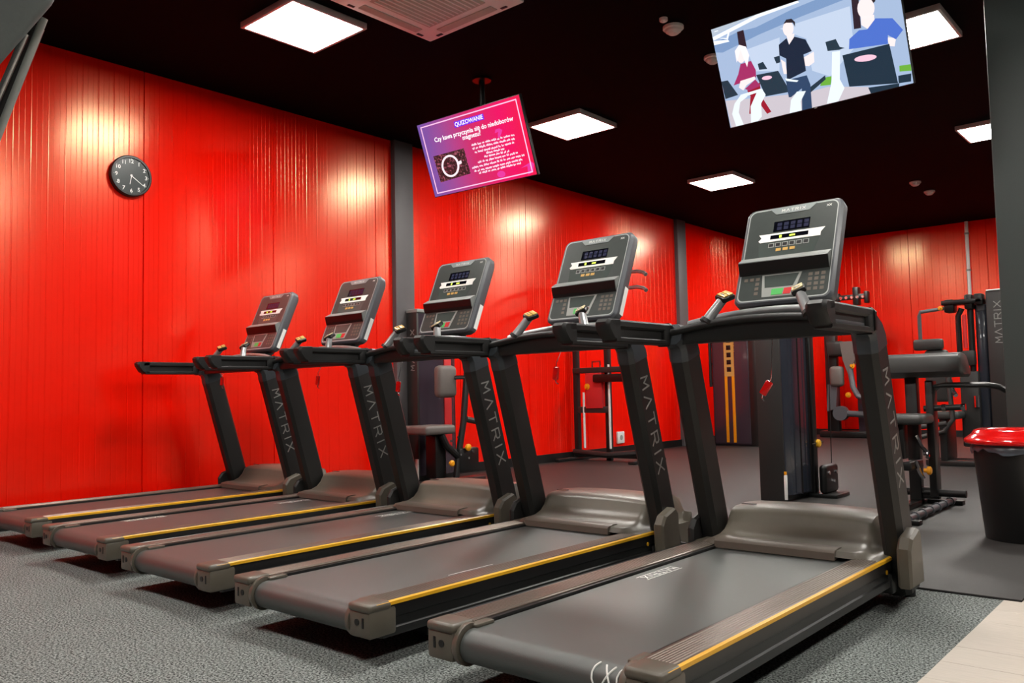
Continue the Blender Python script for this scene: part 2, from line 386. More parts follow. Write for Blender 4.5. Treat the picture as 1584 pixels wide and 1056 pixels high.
def make_treadmill():
    T = thing('treadmill', (0, 0, 0), '', 'treadmill', 'row of five black treadmills')
    # frame under the deck
    m = MB()
    for s in (-1, 1):
        m.prism([(s*.368, .19), (s*.398, .19), (s*.401, .178), (s*.401, .15), (s*.394, .145), (s*.394, .118), (s*.4, .113), (s*.4, .088), (s*.372, .084)], 'y', .05, 1.78)
        m.box((min(s*.28, s*.3), .12, .15), (max(s*.28, s*.3), 1.62, .196))
    m.box((-.37, .13, .085), (.37, 1.8, .10)); m.box((-.41, 1.7, .06), (.41, 1.86, .14), bev=.01); m.box((-.33, 1.62, .1), (.33, 2.1, .18))
    m.build('deck_frame', 'satin', T)
    # belt loop
    R = .049; pr = [(1.66, .187)] + [(.045-R*math.sin(a), .138+R*math.cos(a)) for a in [math.pi*k/10 for k in range(11)]] + [(1.66, .089)]
    m = MB(); w = .274
    m.rings([[(-w, y, z) for y, z in pr], [(w, y, z) for y, z in pr]])
    m.build('running_belt', 'belt', T, smooth=30)
    # side rails with ridges + accent strips
    for s in (-1, 1):
        x0, x1 = .293, .392; q = [(x0, .170), (x0, .200)]; n = 8; p = (x1-x0-.016)/n
        for k in range(n):
            a = x0+.008+k*p; q += [(a, .2015), (a+p*.25, .2045), (a+p*.75, .2045), (a+p, .2015)]
        q += [(x1, .202), (x1, .186)]
        m = MB(); m.prism([(s*a, b) for a, b in q], 'y', .075, 1.60); r = m.build('side_rail', 'rail', T, smooth=20)
        m = MB(); m.prism([(s*a, b) for a, b in ((.388, .186), (.388, .1995), (.396, .2045), (.4035, .2005), (.4045, .19))], 'y', .02, 1.755)
        if s > 0: m.build('accent_strip', 'yellow', r)
        else: m.build('edge_strip', 'satin', r)
        m = MB(); m.box((min(s*.34, s*.392), 1.60, .17), (max(s*.34, s*.392), 1.77, .203), bev=.003); m.build('rail_front', 'taupe2', T)
        # rear end caps
        m = MB(); xs = sorted((s*.296, s*.405))
        m.box((xs[0], -.012, .094), (xs[1], .105, .186), bev=.012); m.box((xs[0]-.001, -.016, .176), (xs[1]+.001, .085, .205), bev=.012, seg=3)
        xi = sorted((s*.262, s*.3)); m.box((xi[0], .055, .186), (xi[1], .135, .198), bev=.005)
        xi = sorted((s*.278, s*.3)); m.lathe([(.058, xi[0]), (.062, xi[0]+.006), (.062, xi[1])], (0, .045, .14), 20, 'x')
        e = m.build('end_cap', 'taupe', T)
        m = MB(); m.lathe([(.011, -.0145), (.011, -.010)], (s*.342, 0, .145), 14, 'y'); m.box((s*.372-.005, -.0145, .128), (s*.372+.005, -.0105, .162), bev=.002); m.build('bolt_hole', 'blk', e)
    # motor cover
    prof = [(1.585, .203), (1.60, .226), (1.655, .229), (1.70, .234), (1.745, .252), (1.775, .282), (1.792, .318), (1.802, .330), (1.84, .344), (1.95, .350), (2.06, .343), (2.12, .32), (2.145, .25), (2.145, .09)]
    xs = [-.40, -.38, -.365, -.356, -.347, -.338, -.328, -.315, -.29, -.2, -.1, 0, .1, .2, .29, .315, .328, .338, .347, .356, .365, .38, .40]; R = []
    for x in xs:
        a = abs(x); k = 1-max(0, min(1, (a-.312)/.058)); k = k*k*(3-2*k); dome = 1-.10*(x/.3)**2*.5
        R.append([(x*(1 if a < .3 else .99), y+(.02*(1-k) if y < 1.7 else (.05*(1-k) if y < 1.9 else -.05*(1-k)*(y > 2))), (.205+(z-.205)*k*dome if z > .205 else z) if y < 2.13 else z) for y, z in prof])
    m = MB(); m.rings([r for r in R], closed=False)
    for r in (R[0], R[-1]): m.poly(r)
    mc = m.build('motor_cover', 'taupe', T, smooth=50)
    m = MB(); m.prism([(1.578, .19), (1.578, .219), (1.588, .228), (1.63, .2335), (1.66, .232), (1.66, .20)], 'x', -.285, .232); m.build('cover_lip', 'taupe2', mc)
    m = MB(); m.box((-.29, 1.86, .3445), (-.22, 1.875, .3475), bev=.001); m.build('vent', 'blk', mc)
    # uprights, elbows, boots
    for s, xa, xb in ((-1, -.432, -.345), (1, .368, .455)):
        xc, hw = (xa+xb)/2, (xb-xa)/2
        m = MB(); sweep_yz(m, [(1.842, .07), (1.80, .20), (1.56, 1.03)], xc, hw, .148, .022); u = m.build('upright', 'upr', T, smooth=20)
        if s == 1:
            m = MB(); d = Vector((0, .24, -.83)).normalized(); e = Vector((0, .83, .24)).normalized()
            letters(m, 'MATRIX', Vector((xb, 1.585, .938))-e*.028, d, e, .056, wd=1.0, gap=.62, th=.13); m.build('lettering', 'letter', u)
        m = MB(); sweep_yz(m, [(1.5645, 1.016), (1.555, 1.045), (1.535, 1.078), (1.50, 1.105), (1.455, 1.116)], xc, hw+.003, [.152, .152, .135, .11, .092], .022); m.build('elbow', 'elbow', T, smooth=40)
        m = MB(); xo = s*.498 if s > 0 else -.452; xi = xb+.002 if s > 0 else xa-.002
        x0, x1 = sorted((xi-s*.012, xo))
        prf = [(1.645, .10), (1.64, .25), (1.67, .29), (1.755, .318), (1.775, .295), (1.79, .10)]
        m.prism(prf, 'x', x0+.010, x1-.010); mm = [(y+(.008 if y < 1.8 else -.008), z+(.008 if z < .11 else -.008)) for y, z in prf]
        m.rings([[(x0, y, z) for y, z in mm], [(x0+.0099, y, z) for y, z in prf]]); m.rings([[(x1-.0099, y, z) for y, z in prf], [(x1, y, z) for y, z in mm]])
        m.build('upright_boot', 'taupe' if s > 0 else 'tower', T, smooth=20)
        m = MB(); x0, x1 = sorted((xi-s*.06, xo-s*.02)); m.box((s*.385-.03, 1.82, .03), (s*.385+.03, 2.04, .10), bev=.006); m.lathe([(.028, 0.), (.028, .03)], (s*.385, 1.98, 0), 14); m.build('front_foot', 'blk', T)
        # handrail: upper bar, lower bar, sunk web and slanted end
        m = MB(); h = .036; xh = s*.428
        def bar(y0, y1, z0, z1, hh, k): sweep_yz(m, [(y0, (z0+z1)/2), (y1, (z0+z1)/2)], xh, hh, z1-z0, k)
        bar(1.47, 1.02, 1.128, 1.162, h, .012); bar(1.47, 1.03, 1.070, 1.092, h, .009); bar(1.47, 1.02, 1.088, 1.132, h-.016, .004)
        m.rings([[(xh+sx, y, z) for sx in (-1,) for y, z in ()] for _ in ()]) if False else None
        def ring(w_, q): return [(xh+w_*a, y, z) for a, (y, z) in q]
        tip = [(1.045, 1.072), (1.005, 1.085), (.975, 1.13), (.972, 1.15), (.985, 1.163), (1.06, 1.165), (1.06, 1.07)]
        m.rings([[(xh-h+.008, y+.008*(y < 1.05), z) for y, z in tip], [(xh-h, y+.014*(y < 1.05), z) for y, z in tip]]) if False else None
        m.rings([[(xh-h, y+.012*(y < 1.05), z+(.004 if z < 1.1 else -.004)) for y, z in tip], [(xh-h+.012, y, z) for y, z in tip], [(xh+h-.012, y, z) for y, z in tip], [(xh+h, y+.012*(y < 1.05), z+(.004 if z < 1.1 else -.004)) for y, z in tip]])
        m.box((xh-h, 1.40, 1.075), (xh+h, 1.475, 1.16), bev=.014)
        hr = m.build('handrail', 'grip', T, smooth=40)
        m = MB(); xo_ = xh+s*(h-.0155); m.box((min(xo_, xo_+s*.002), 1.075, 1.094), (max(xo_, xo_+s*.002), 1.385, 1.104), bev=.0008); m.build('inlay', 'shell', hr)
        m = MB(); sweep_yz(m, [(1.452, 1.116), (1.468, 1.115)], xh, h+.006, .102, .016); m.build('collar', 'blk', hr)
    # crossbar (arched), front tube, pulse bar
    xs = [-.41+.82*k/14 for k in range(15)]
    def top(x): return 1.138+.038*(1-(x/.41)**2)
    m = MB(); m.rings([[(x, 1.475, 1.068+.006*(1-(x/.41)**2)), (x, 1.463, 1.09), (x, 1.463, top(x)-.02), (x, 1.50, top(x)-.004), (x, 1.585, top(x)-.004), (x, 1.60, top(x)-.03), (x, 1.58, 1.075)] for x in xs]); m.build('crossbar', 'blk', T, smooth=40)
    m = MB(); m.tube([(x*.985, 1.458+.0*x, top(x)-.016) for x in xs], .0165, 10); m.build('front_tube', 'grip', T, smooth=60)
    m = MB(); m.tube([(x*.93, 1.625-.03*(x/.41)**2, top(x)+.026) for x in xs], .019, 10); m.build('pulse_bar', 'post', T, smooth=60)
    for s in (-1, 1):
        m = MB(); a, b = Vector((s*.225, 1.452, 1.155)), Vector((s*.162, 1.51, 1.262)); d = (b-a).normalized()
        m.tube([a, a+d*.02, b-d*.01, b+d*.004], [.024, .0225, .0205, .025], 14); po = m.build('control_post', 'post', T, smooth=60)
        m = MB(); ez = Vector((s*-.25, -.45, .86)).normalized(); ex = d.cross(ez).normalized(); ey = ez.cross(ex)
        c = b+d*.006; mx = Matrix((ex, ey, ez)).transposed().to_4x4(); mx.translation = c
        m.box((-.03, -.034, -.016), (.03, .034, .009), bev=.009, mtx=mx); m.build('head', 'blk', po)
        m = MB()
        for k in (-1, 1): m.box((-.023, k*.0145-.0125, .008), (.023, k*.0145+.0125, .0145), bev=.003, mtx=mx)
        m.build('toggle', 'gold' if s < 0 else 'cream', po)
        m = MB(); m.tube([a+d*.0, a+d*.016], .028, 14); m.build('collar', 'blk', po)
    # console ------------------------------------------------------------
    m = MB()
    def outline(gs, gt, r): return rrect(-1-gs, 1+gs, -.03-gt, 1.02+gt, r)
    def bow(q, d): return [cp(s, t+(.035*(1-s*s) if t > .6 else 0), d) for s, t in q]
    m.rings([bow(outline(0.0, 0.0, .14), .0), bow(outline(.05, .02, .16), -.012), bow(outline(.05, .02, .16), -.052), bow(outline(-.02, -.02, .16), -.075), bow(outline(-.3, -.12, .16), -.09)])
    C = m.build('console', 'shell', T, smooth=35)
    m = MB(); a, b = outline(-.035, -.012, .13), outline(-.055, -.024, .12)
    A, Bq = bow(a, .0012), bow(b, .0012)
    for i in range(len(A)): j = (i+1) % len(A); m.poly([A[i], A[j], Bq[j], Bq[i]])
    m.build('rim', 'rim', C, smooth=0)
    m = MB(); m.rings([bow(b, .0001), bow(b, .0011)]); m.build('face_panel', 'face', C, smooth=0)
    def slab(name, mt, q, d1=.0024, d0=.0012): m = MB(); cquad(m, q, d0, d1); return m.build(name, mt, C, smooth=0)
    slab('badge', 'badge', [(-.52, 1.02), (.52, 1.02), (.36, .945), (-.36, .945)], .003)
    m = MB(); letters(m, 'MATRIX', cp(-.24, .965, .0031), CX, CU, .013, wd=1.0, gap=.6, th=.16, lift=.0003); m.build('badge_lettering', 'white', C)
    m = MB(); letters(m, 'XX', cp(.72, .955, .0013), CX, CU, .009, wd=1.0, gap=.3, th=.2, lift=.0003); m.build('corner_mark', 'white', C)
    slab('led_display', 'glass', [(-.38, .86), (.40, .86), (.40, .745), (-.38, .745)])
    m = MB()
    for k in range(5):
        for z in range(2):
            x = -.3+k*.145; m.rings([[cp(s, t, .0025) for s, t in ((x, .76+z*.045), (x+.10, .76+z*.045), (x+.10, .796+z*.045), (x, .796+z*.045))], [cp(s, t, .0027) for s, t in ((x, .76+z*.045), (x+.10, .76+z*.045), (x+.10, .796+z*.045), (x, .796+z*.045))]])
    m.build('digits', 'bluedig', C, smooth=0)['kind'] = 'stuff'
    slab('white_band', 'white', [(-.68, .725), (.74, .725), (.66, .675), (.66, .635), (-.64, .635), (-.68, .655), (-.62, .685)], .003)
    slab('program_window', 'glass', [(-.42, .705), (.40, .705), (.40, .66), (-.42, .66)], .0036, .003)
    for q in ([(-.22, .698), (-.17, .698), (-.17, .667), (-.22, .667)], [(.0, .69), (.12, .69), (.12, .672), (0, .672)]): slab('program_digit', 'amber', q, .0039, .0036)
    slab('key_field', 'lcd', [(-.66, .63), (.66, .63), (.54, .46), (-.62, .46)], .0018)
    m = MB()
    for k in range(6): x = -.44+k*.15; cquad(m, [(x, .615), (x+.125, .615), (x+.125, .568), (x, .568)], .0018, .0028)
    m.build('key_row', 'lgrey', C, smooth=0)['kind'] = 'stuff'
    m = MB()
    for k in range(6): x = -.425+k*.15; cquad(m, [(x, .609), (x+.095, .609), (x+.095, .575), (x, .575)], .0028, .0034)
    m.build('key_caps', 'blk', C, smooth=0)['kind'] = 'stuff'
    m = MB()
    for k in range(3): x = -.26+k*.15; cquad(m, [(x, .55), (x+.11, .55), (x+.11, .52), (x, .52)], .0018, .003)
    m.build('small_keys', 'gold', C, smooth=0)['kind'] = 'stuff'
    # reading rack
    m = MB(); q = [(.46, .0), (.46, .006), (.40, .03), (.385, .034), (.375, .033), (.30, .008), (.28, .0)]
    m.rings([[cp(s, t, d) for t, d in q] for s in (-.985, .93)]); rk = m.build('reading_rack', 'rack', C, smooth=25)
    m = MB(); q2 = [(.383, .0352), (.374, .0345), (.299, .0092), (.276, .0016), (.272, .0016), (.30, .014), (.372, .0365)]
    m.rings([[cp(s, t, d) for t, d in q2] for s in (-.98, .925)]); m.build('rack_underside', 'blk', C, smooth=0)  # black slab covering the underside of the rack ledge
    slab('lcd_screen', 'lcd', [(-.42, .25), (.32, .25), (.22, .12), (-.38, .12)], .0026)
    slab('lcd_frame', 'lgrey', [(-.47, .26), (.38, .26), (.24, .02), (-.42, .02)], .0018)
    slab('start_key', 'green', [(-.22, .10), (.03, .10), (.01, .035), (-.22, .035)], .0034)
    slab('stop_key', 'redk', [(.05, .10), (.22, .10), (.18, .035), (.03, .035)], .0034)
    for sx in (-1, 1):
        m = MB()
        for i in range(3):
            for j in range(4):
                if sx < 0 and i > 0 and j < 3: continue
                s0 = sx*(.52+.13*i); t0 = .05+j*.052; cquad(m, [(s0, t0), (s0+sx*.08, t0), (s0+sx*.08, t0+.032), (s0, t0+.032)], .0012, .0022)
        m.build('side_keys', 'taupe2', C, smooth=0)['kind'] = 'stuff'
    m = MB(); m.rings([[cp(1.052, t, d) for t, d in ((.02, -.03), (.36, -.03), (.36, -.058), (.02, -.058))], [cp(1.06, t, d) for t, d in ((.02, -.03), (.36, -.03), (.36, -.058), (.02, -.058))]]); m.build('side_sticker', 'white', C, smooth=0)
    m = MB(); sweep_yz(m, [(1.58, 1.12), (1.70, 1.17), (1.80, 1.25), (1.87, 1.36), (1.91, 1.46)], 0, [.13, .13, .12, .11, .1], [.06, .05, .045, .04, .03], .01); m.build('console_neck', 'blk', T, smooth=40)
    m = MB(); m.box((-.34, .30, .03), (.34, .42, .086), bev=.006); m.build('rear_member', 'blk', T)
    for s in (-1, 1):
        m = MB(); m.tube([(s*.3, .36, 0), (s*.3, .36, .012), (s*.3, .36, .013), (s*.3, .36, .04)], [.028, .028, .012, .012], 14); m.build('rear_foot', 'blk', T)
    m = MB(); m.lathe([(.009, .401), (.009, .404), (.004, .4045)], (0, 1.66, .152), 12, 'x'); m.build('yellow_plug', 'yellow', T)
    return T
TX = [-4.2554, -3.1609, -2.1083, -1.0729, 0.0]; TY = [.1055, .0614, .0234, -.0039, 0.0]
TL = ['black treadmill closest to the red side wall, under the round clock',
      'second black treadmill from the red side wall, two white belt marks',
      'middle black treadmill of the row of five, third from the red side wall',
      'fourth black treadmill from the red side wall, two chrome prongs behind its console',
      'black treadmill at the open end of the row, beside the pale floor planks']
BELT = [[], [(-.24, .60), (-.14, 1.55)], [(-.165, 1.58)], [(.23, .76)], [(-.217, 1.13)]]     # (x, y of the M end)
KEY = [(-.17, 1.01), (.02, .985), (-.187, .926), (-.012, .968), (.005, .874)]
T0 = make_treadmill()
tms = [T0] + [copy_tree(T0) for _ in range(4)]
for i, T in enumerate(tms):
    T.location = (TX[i], TY[i], 0); T['label'] = TL[i]
    bpy.context.view_layer.update()
    belt = [c for c in T.children if c.name.startswith('running_belt')][0]
    L = Vector(T.location)
    for (bx, by) in BELT[i]:
        m = MB()
        if i != 3: letters(m, 'MATRIX', L+Vector((bx-.017, by, .1871)), (0, -1, 0), (1, 0, 0), .03, wd=1.0, gap=.45, th=.14, lift=.0004)
        for k in ((-1, 1) if i != 3 else (0,)):
            a = L+Vector((bx-.002+k*.024, by+.006, .1872)); m.rings([[a+Vector((0, 0, 0)), a+Vector((.003, 0, 0)), a+Vector((.003, -.25, 0)), a+Vector((0, -.25, 0))], [a+Vector((0, 0, .0006)), a+Vector((.003, 0, .0006)), a+Vector((.003, -.25, .0006)), a+Vector((0, -.25, .0006))]])
        m.build('belt_lettering' if i != 3 else 'belt_seam_line', 'white', belt, smooth=0)
    if i == 4:
        for c in T.children:
            for g in list(c.children):
                if g.name.startswith('side_sticker'): bpy.data.objects.remove(g)
        m = MB(); o_ = L+Vector((.205, -.0055, .120))
        def onroll(a, b):
            """a across, b up the roller face"""
            th = (b-.5)*1.15+1.0
            return L+Vector((.21+a, .045-.0497*math.sin(th), .138+.0497*math.cos(th)))
        for ch, x0, w_ in (('(', -.026, .03), ('X', .012, .03), ('(', .05, .03)):
            for st in LET[ch]:
                P_ = []
                for (a, b), (c_, d_) in zip(st, st[1:]):
                    for k in range(6): P_.append((a+(c_-a)*k/6, b+(d_-b)*k/6))
                P_.append(st[-1])
                for (a, b), (c_, d_) in zip(P_, P_[1:]):
                    p, q = onroll(x0+a*w_, b), onroll(x0+c_*w_, d_)
                    m.tube([p, q], .0026, 5)
        m.build('belt_emblem', 'white', belt, smooth=60)
    kx, kz = KEY[i]; ky = 1.52
    m = MB(); a, b = Vector((kx+L.x-.01, L.y+ky, kz+.03)), Vector((kx+L.x+.01, L.y+ky, kz-.02))
    ex = Vector((.55, 0, .83)) if i == 4 else Vector((.15, 0, 1)); ex.normalize(); ey = Vector((0, 1, 0)); ez = ex.cross(ey)
    mx = Matrix((ex, ey, ez)).transposed().to_4x4(); mx.translation = Vector((kx+L.x, L.y+ky, kz))
    m.box((-.032, -.008, -.016), (.032, .008, .016), bev=.006, mtx=mx); kk = m.build('safety_key', 'redp', T)
    m = MB(); top_ = Vector((L.x+kx+.03, L.y+1.53, 1.08)); m.tube([mx @ Vector((.032, 0, 0)), mx @ Vector((.05, 0, .004)), top_], .0018, 6); m.tube([mx @ Vector((-.03, 0, 0)), mx @ Vector((-.045, 0, -.006)), mx @ Vector((-.05, .0, -.02))], .003, 6); m.build('key_cord', 'chrome', kk)
# ------------------------------------------------------------------ hanging screens
def homog(src, dst):
    A = []
    for (x, y), (u, v) in zip(src, dst):
        A.append([x, y, 1, 0, 0, 0, -u*x, -u*y, -u]); A.append([0, 0, 0, x, y, 1, -v*x, -v*y, -v])
    h = np.linalg.svd(np.array(A, float))[2][-1].reshape(3, 3)
    def f_(x, y):
        p = h @ np.array([x, y, 1.]); return p[0]/p[2], p[1]/p[2]
    return f_
class Screen:
    def __init__(s, name, c, yaw, tilt, W_, label):
        s.c = Vector(c); s.ex = Vector((math.cos(yaw), math.sin(yaw), 0)); n = Vector((math.sin(yaw), -math.cos(yaw), 0))
        s.up = Vector((0, 0, math.cos(tilt))) + n*math.sin(tilt); s.n = s.ex.cross(s.up); s.w, s.h = W_, W_*.5625
        s.t = thing(name, c, label, 'television'); s.k = 0
        mx = Matrix((s.ex, s.up, s.n)).transposed().to_4x4(); mx.translation = s.c
        w, h = s.w/2, s.h/2
        m = MB(); m.box((-w, -h, -.035), (w, h, -.001), bev=.004, mtx=mx); m.box((-w*.55, -h*.6, -.065), (w*.55, h*.5, -.034), bev=.012, mtx=mx); m.build('housing', 'blk', s.t)
        pb = mx @ Vector((0, .02, -.10))
        m = MB(); m.box((-.2, -.16, -.08), (.2, .16, -.064), bev=.004, mtx=mx); m.tube([mx @ Vector((0, .0, -.07)), pb, pb+Vector((0, .02, .1))], .022); m.tube([pb+Vector((0, .02, .05)), Vector((pb.x, pb.y+.02, HC-.012))], .024, 12)
        m.lathe([(.08, HC-.014), (.08, HC-.0006)], (pb.x, pb.y+.02, 0), 20); m.build('ceiling_mount', 'blk', s.t)
        m = MB(); m.box((-.008, -h-.004, -.012), (.008, -h+.002, -.002), mtx=mx); m.build('power_light', 'lgrey', s.t)
    def P(s, a, b, d): return s.c + s.ex*((a-.5)*s.w) + s.up*((b-.5)*s.h) + s.n*d
    def face(s, name, m_, polys, raise_=True):
        """flat printed picture areas: polygons in screen fractions (0..1, up)"""
        if raise_: s.k += 1
        if not raise_:
            m = MB()
            for q in polys: m.poly([s.P(a, b, s.k*.00022) for a, b in q])
            o = m.build(name, m_, s.t, smooth=0); o['kind'] = 'stuff'; return o
        for q in polys:
            m = MB(); m.poly([s.P(a, b, s.k*.00022) for a, b in q]); m.build(name, m_, s.t, smooth=0)
EM = {}
SCR = .4
def em(rgb, st=1.0):
    st = st*SCR
    if (rgb, st) not in EM: EM[(rgb, st)] = emat('screen_colour', rgb, st)
    return EM[(rgb, st)]
def ell(cx, cy, rx, ry, rot=0, n=20):
    r = math.radians(rot); return [(cx+rx*math.cos(a)*math.cos(r)-ry*math.sin(a)*math.sin(r), cy+rx*math.cos(a)*math.sin(r)+ry*math.sin(a)*math.cos(r)) for a in [2*math.pi*k/n for k in range(n)]]
# runners screen
tv = Screen('television', (-.385, 3.14, 2.87), -.01, .357, 1.13, 'large tilted screen showing three runners on treadmills')
Hh = homog([(98, 190), (1343, -227), (1470, 575), (232, 870)], [(0, 1), (1, 1), (1, 0), (0, 0)])
def clip(q):
    return [(min(.997, max(.003, a)), min(.994, max(.006, b))) for a, b in q]
def pic(name, rgb, *polys, st=1.): tv.face(name, em(rgb, st), [clip([Hh(x, y) for x, y in q]) for q in polys])
tv.face('picture', em((158, 178, 208)), [[(.003, .006), (.997, .006), (.997, .994), (.003, .994)]])
pic('picture_wall', (188, 202, 224), [(560, 190), (1030, 40), (1060, 330), (900, 520), (780, 480), (740, 260)], [(340, 330), (560, 250), (560, 480), (400, 480)])
pic('picture_shade', (118, 146, 186), [(112, 290), (280, 210), (400, 180), (640, 60), (1030, -100), (1030, -20), (700, 110), (420, 230), (180, 350), (130, 350)])
pic('picture_ceiling', (176, 188, 202), [(98, 190), (420, 82), (700, -15), (600, 30), (300, 140), (112, 240)])
pic('picture_truss', (236, 243, 250), [(110, 245), (410, 88), (680, -2), (690, 12), (420, 112), (120, 268)], [(118, 272), (215, 262), (225, 275), (122, 300)], [(150, 250), (215, 262), (225, 215), (215, 210), (205, 250)])
pic('picture_column', (44, 30, 40), [(275, 210), (318, 196), (342, 318), (290, 322)], [(1030, -110), (1078, -130), (1108, 190), (1060, 198)])
pic('picture_floor', (196, 188, 196), [(200, 680), (640, 640), (780, 620), (890, 590), (1160, 595), (1200, 640), (790, 735), (480, 810), (240, 865)])
pic('picture_turf', (104, 168, 58), [(850, 530), (915, 518), (905, 578), (835, 585)], [(1368, 452), (1450, 440), (1455, 486), (1370, 492)])
pic('picture_machine', (34, 52, 66), [(172, 548), (215, 540), (285, 640), (200, 668)], [(405, 505), (552, 478), (635, 622), (470, 652)], [(745, 610), (868, 512), (872, 540), (770, 630)], [(868, 284), (938, 264), (965, 318), (1000, 325), (962, 338), (884, 346)], [(415, 430), (450, 415), (480, 465), (425, 470)], [(522, 385), (562, 374), (566, 420), (540, 428)])
pic('picture_runner_legs', (150, 24, 44), [(345, 612), (430, 556), (440, 650), (508, 758), (480, 772), (425, 695), (385, 772), (360, 770), (368, 650)])
pic('picture_runner_top', (158, 44, 96), [(300, 430), (370, 408), (402, 470), (405, 520), (350, 530), (300, 560), (255, 575), (285, 500)], [(330, 600), (400, 535), (435, 580), (360, 612)])
pic('picture_skin', (244, 226, 226), ell(300, 370, 30, 52, -8), [(300, 545), (395, 515), (400, 535), (340, 575), (320, 610), (290, 590)], ell(618, 190, 36, 52), [(605, 230), (660, 225), (650, 290), (625, 300)],
    [(625, 345), (650, 380), (720, 390), (790, 350), (795, 420), (760, 448), (655, 440), (618, 390)], [(570, 400), (600, 420), (612, 500), (590, 500)], ell(1140, 55, 58, 75), [(1105, 110), (1195, 100), (1200, 165), (1150, 195), (1110, 170)], [(1285, 255), (1345, 262), (1335, 318), (1300, 315)])
pic('picture_hair', (250, 236, 240), [(262, 340), (290, 298), (335, 310), (358, 370), (345, 450), (325, 400), (300, 330), (275, 420)])
pic('picture_shirt', (24, 36, 56), [(556, 300), (608, 255), (625, 300), (660, 245), (735, 265), (778, 345), (722, 368), (740, 480), (612, 545), (606, 395), (560, 372)])
pic('picture_shorts', (44, 66, 98), [(605, 545), (745, 510), (770, 575), (782, 735), (715, 752), (712, 600), (640, 660), (625, 660)])
pic('picture_hair_dark', (40, 34, 40), [(585, 160), (605, 128), (640, 122), (664, 145), (664, 180), (650, 150), (605, 150)], [(1078, 10), (1085, -35), (1180, -50), (1205, 5), (1190, 20), (1170, -12), (1100, -5)])
pic('picture_blue_shirt', (74, 108, 196), [(1028, 335), (1030, 265), (1095, 205), (1150, 200), (1205, 125), (1320, 125), (1392, 205), (1345, 270), (1290, 240), (1290, 300)])
pic('picture_console', (28, 46, 62), [(984, 376), (1300, 300), (1362, 572), (1032, 592)], [(1160, 600), (1370, 572), (1372, 615), (1178, 640)], [(1362, 520), (1450, 505), (1450, 560), (1365, 572)])
pic('picture_emblem', (236, 190, 210), ell(1140, 397, 76, 22, -8), ell(478, 525, 34, 14, -8))
pic('picture_frame', (226, 236, 242), [(915, 352), (968, 346), (968, 540), (1000, 600), (958, 692), (882, 708), (912, 560)], [(740, 618), (705, 690), (712, 752), (632, 770), (640, 680), (680, 622)], [(470, 640), (440, 700), (445, 790), (420, 830), (375, 840), (370, 720), (410, 625), (445, 600)], [(350, 650), (300, 690), (290, 760), (325, 850), (275, 858), (246, 770), (262, 700), (300, 645)], [(300, 640), (440, 598), (450, 612), (310, 660)], [(600, 530), (690, 545), (680, 556), (610, 548)])
pic('picture_mark', (236, 240, 246), [(125, 205), (150, 197), (152, 202), (127, 210)])
# quiz screen
tv = Screen('television', (-3.17, 3.17, 2.885), .04, .35, 1.125, 'tilted screen with a pink quiz slide and coffee cup picture')
Hh = homog([(88, 358), (970, 82), (1145, 800), (245, 990)], [(0, 1), (1, 1), (1, 0), (0, 0)])
def slide():
    m = bpy.data.materials.new('slide_gradient'); m.use_nodes = True; nt = m.node_tree; b = nt.nodes['Principled BSDF']
    tc = nt.nodes.new('ShaderNodeTexCoord'); sp = nt.nodes.new('ShaderNodeSeparateXYZ'); nt.links.new(tc.outputs['Generated'], sp.inputs[0])
    r = nt.nodes.new('ShaderNodeValToRGB'); e = r.color_ramp.elements
    e[0].position = 0; e[0].color = (*lin((104, 84, 168)), 1); e[1].position = 1; e[1].color = (*lin((238, 20, 76)), 1)
    for p, c_ in ((.22, (150, 74, 150)), (.5, (206, 40, 104)), (.8, (236, 6, 100))): x = e.new(p); x.color = (*lin(c_), 1)
    nt.links.new(sp.outputs[0], r.inputs[0]); nt.links.new(r.outputs[0], b.inputs['Emission Color']); b.inputs['Emission Strength'].default_value = .95*.36
    b.inputs['Base Color'].default_value = (.01, .01, .01, 1); b.inputs['Roughness'].default_value = .25
    return m
def beans():
    m = bpy.data.materials.new('coffee_beans_photo'); m.use_nodes = True; nt = m.node_tree; b = nt.nodes['Principled BSDF']
    tc = nt.nodes.new('ShaderNodeTexCoord'); n = nt.nodes.new('ShaderNodeTexNoise'); n.inputs['Scale'].default_value = 55; n.inputs['Detail'].default_value = 1
    r = nt.nodes.new('ShaderNodeValToRGB'); e = r.color_ramp.elements; e[0].position = .5; e[1].position = .72; e[0].color = (*lin((34, 6, 14)), 1); e[1].color = (*lin((170, 84, 104)), 1)
    nt.links.new(tc.outputs['Object'], n.inputs['Vector']); nt.links.new(n.outputs['Fac'], r.inputs[0]); nt.links.new(r.outputs[0], b.inputs['Emission Color']); b.inputs['Emission Strength'].default_value = .9*.36; b.inputs['Base Color'].default_value = (.01, .01, .01, 1)
    return m
tv.face('picture', slide(), [[(.006, .01), (.994, .01), (.994, .99), (.006, .99)]])
pic('slide_mark', (228, 60, 160), ell(820, 790, 36, 30), [(760, 430), (765, 395), (800, 385), (825, 400), (815, 440), (790, 480), (785, 440), (790, 415)], [(990, 740), (1085, 680), (1110, 700), (1105, 770), (1060, 800), (1050, 720)], st=.9)
a, b, t_ = .035, .045, .009
tv.face('slide_border', em((250, 190, 226)), [[(a, b), (1-a, b), (1-a, b+t_*1.6), (a, b+t_*1.6)], [(a, 1-b), (1-a, 1-b), (1-a, 1-b-t_*1.6), (a, 1-b-t_*1.6)], [(a, b), (a+t_, b), (a+t_, 1-b), (a, 1-b)], [(1-a, b), (1-a-t_, b), (1-a-t_, 1-b), (1-a, 1-b)]])
pic('slide_heading_box', (96, 40, 226), [(404, 330), (656, 256), (668, 306), (416, 382)])
tv.face('slide_photo', beans(), [[Hh(232, 628), Hh(492, 558), Hh(552, 780), Hh(296, 856)]])
pic('slide_cup', (236, 224, 230), ell(378, 712, 76, 98, -8, 28), [(440, 675), (470, 664), (476, 690), (446, 705)])
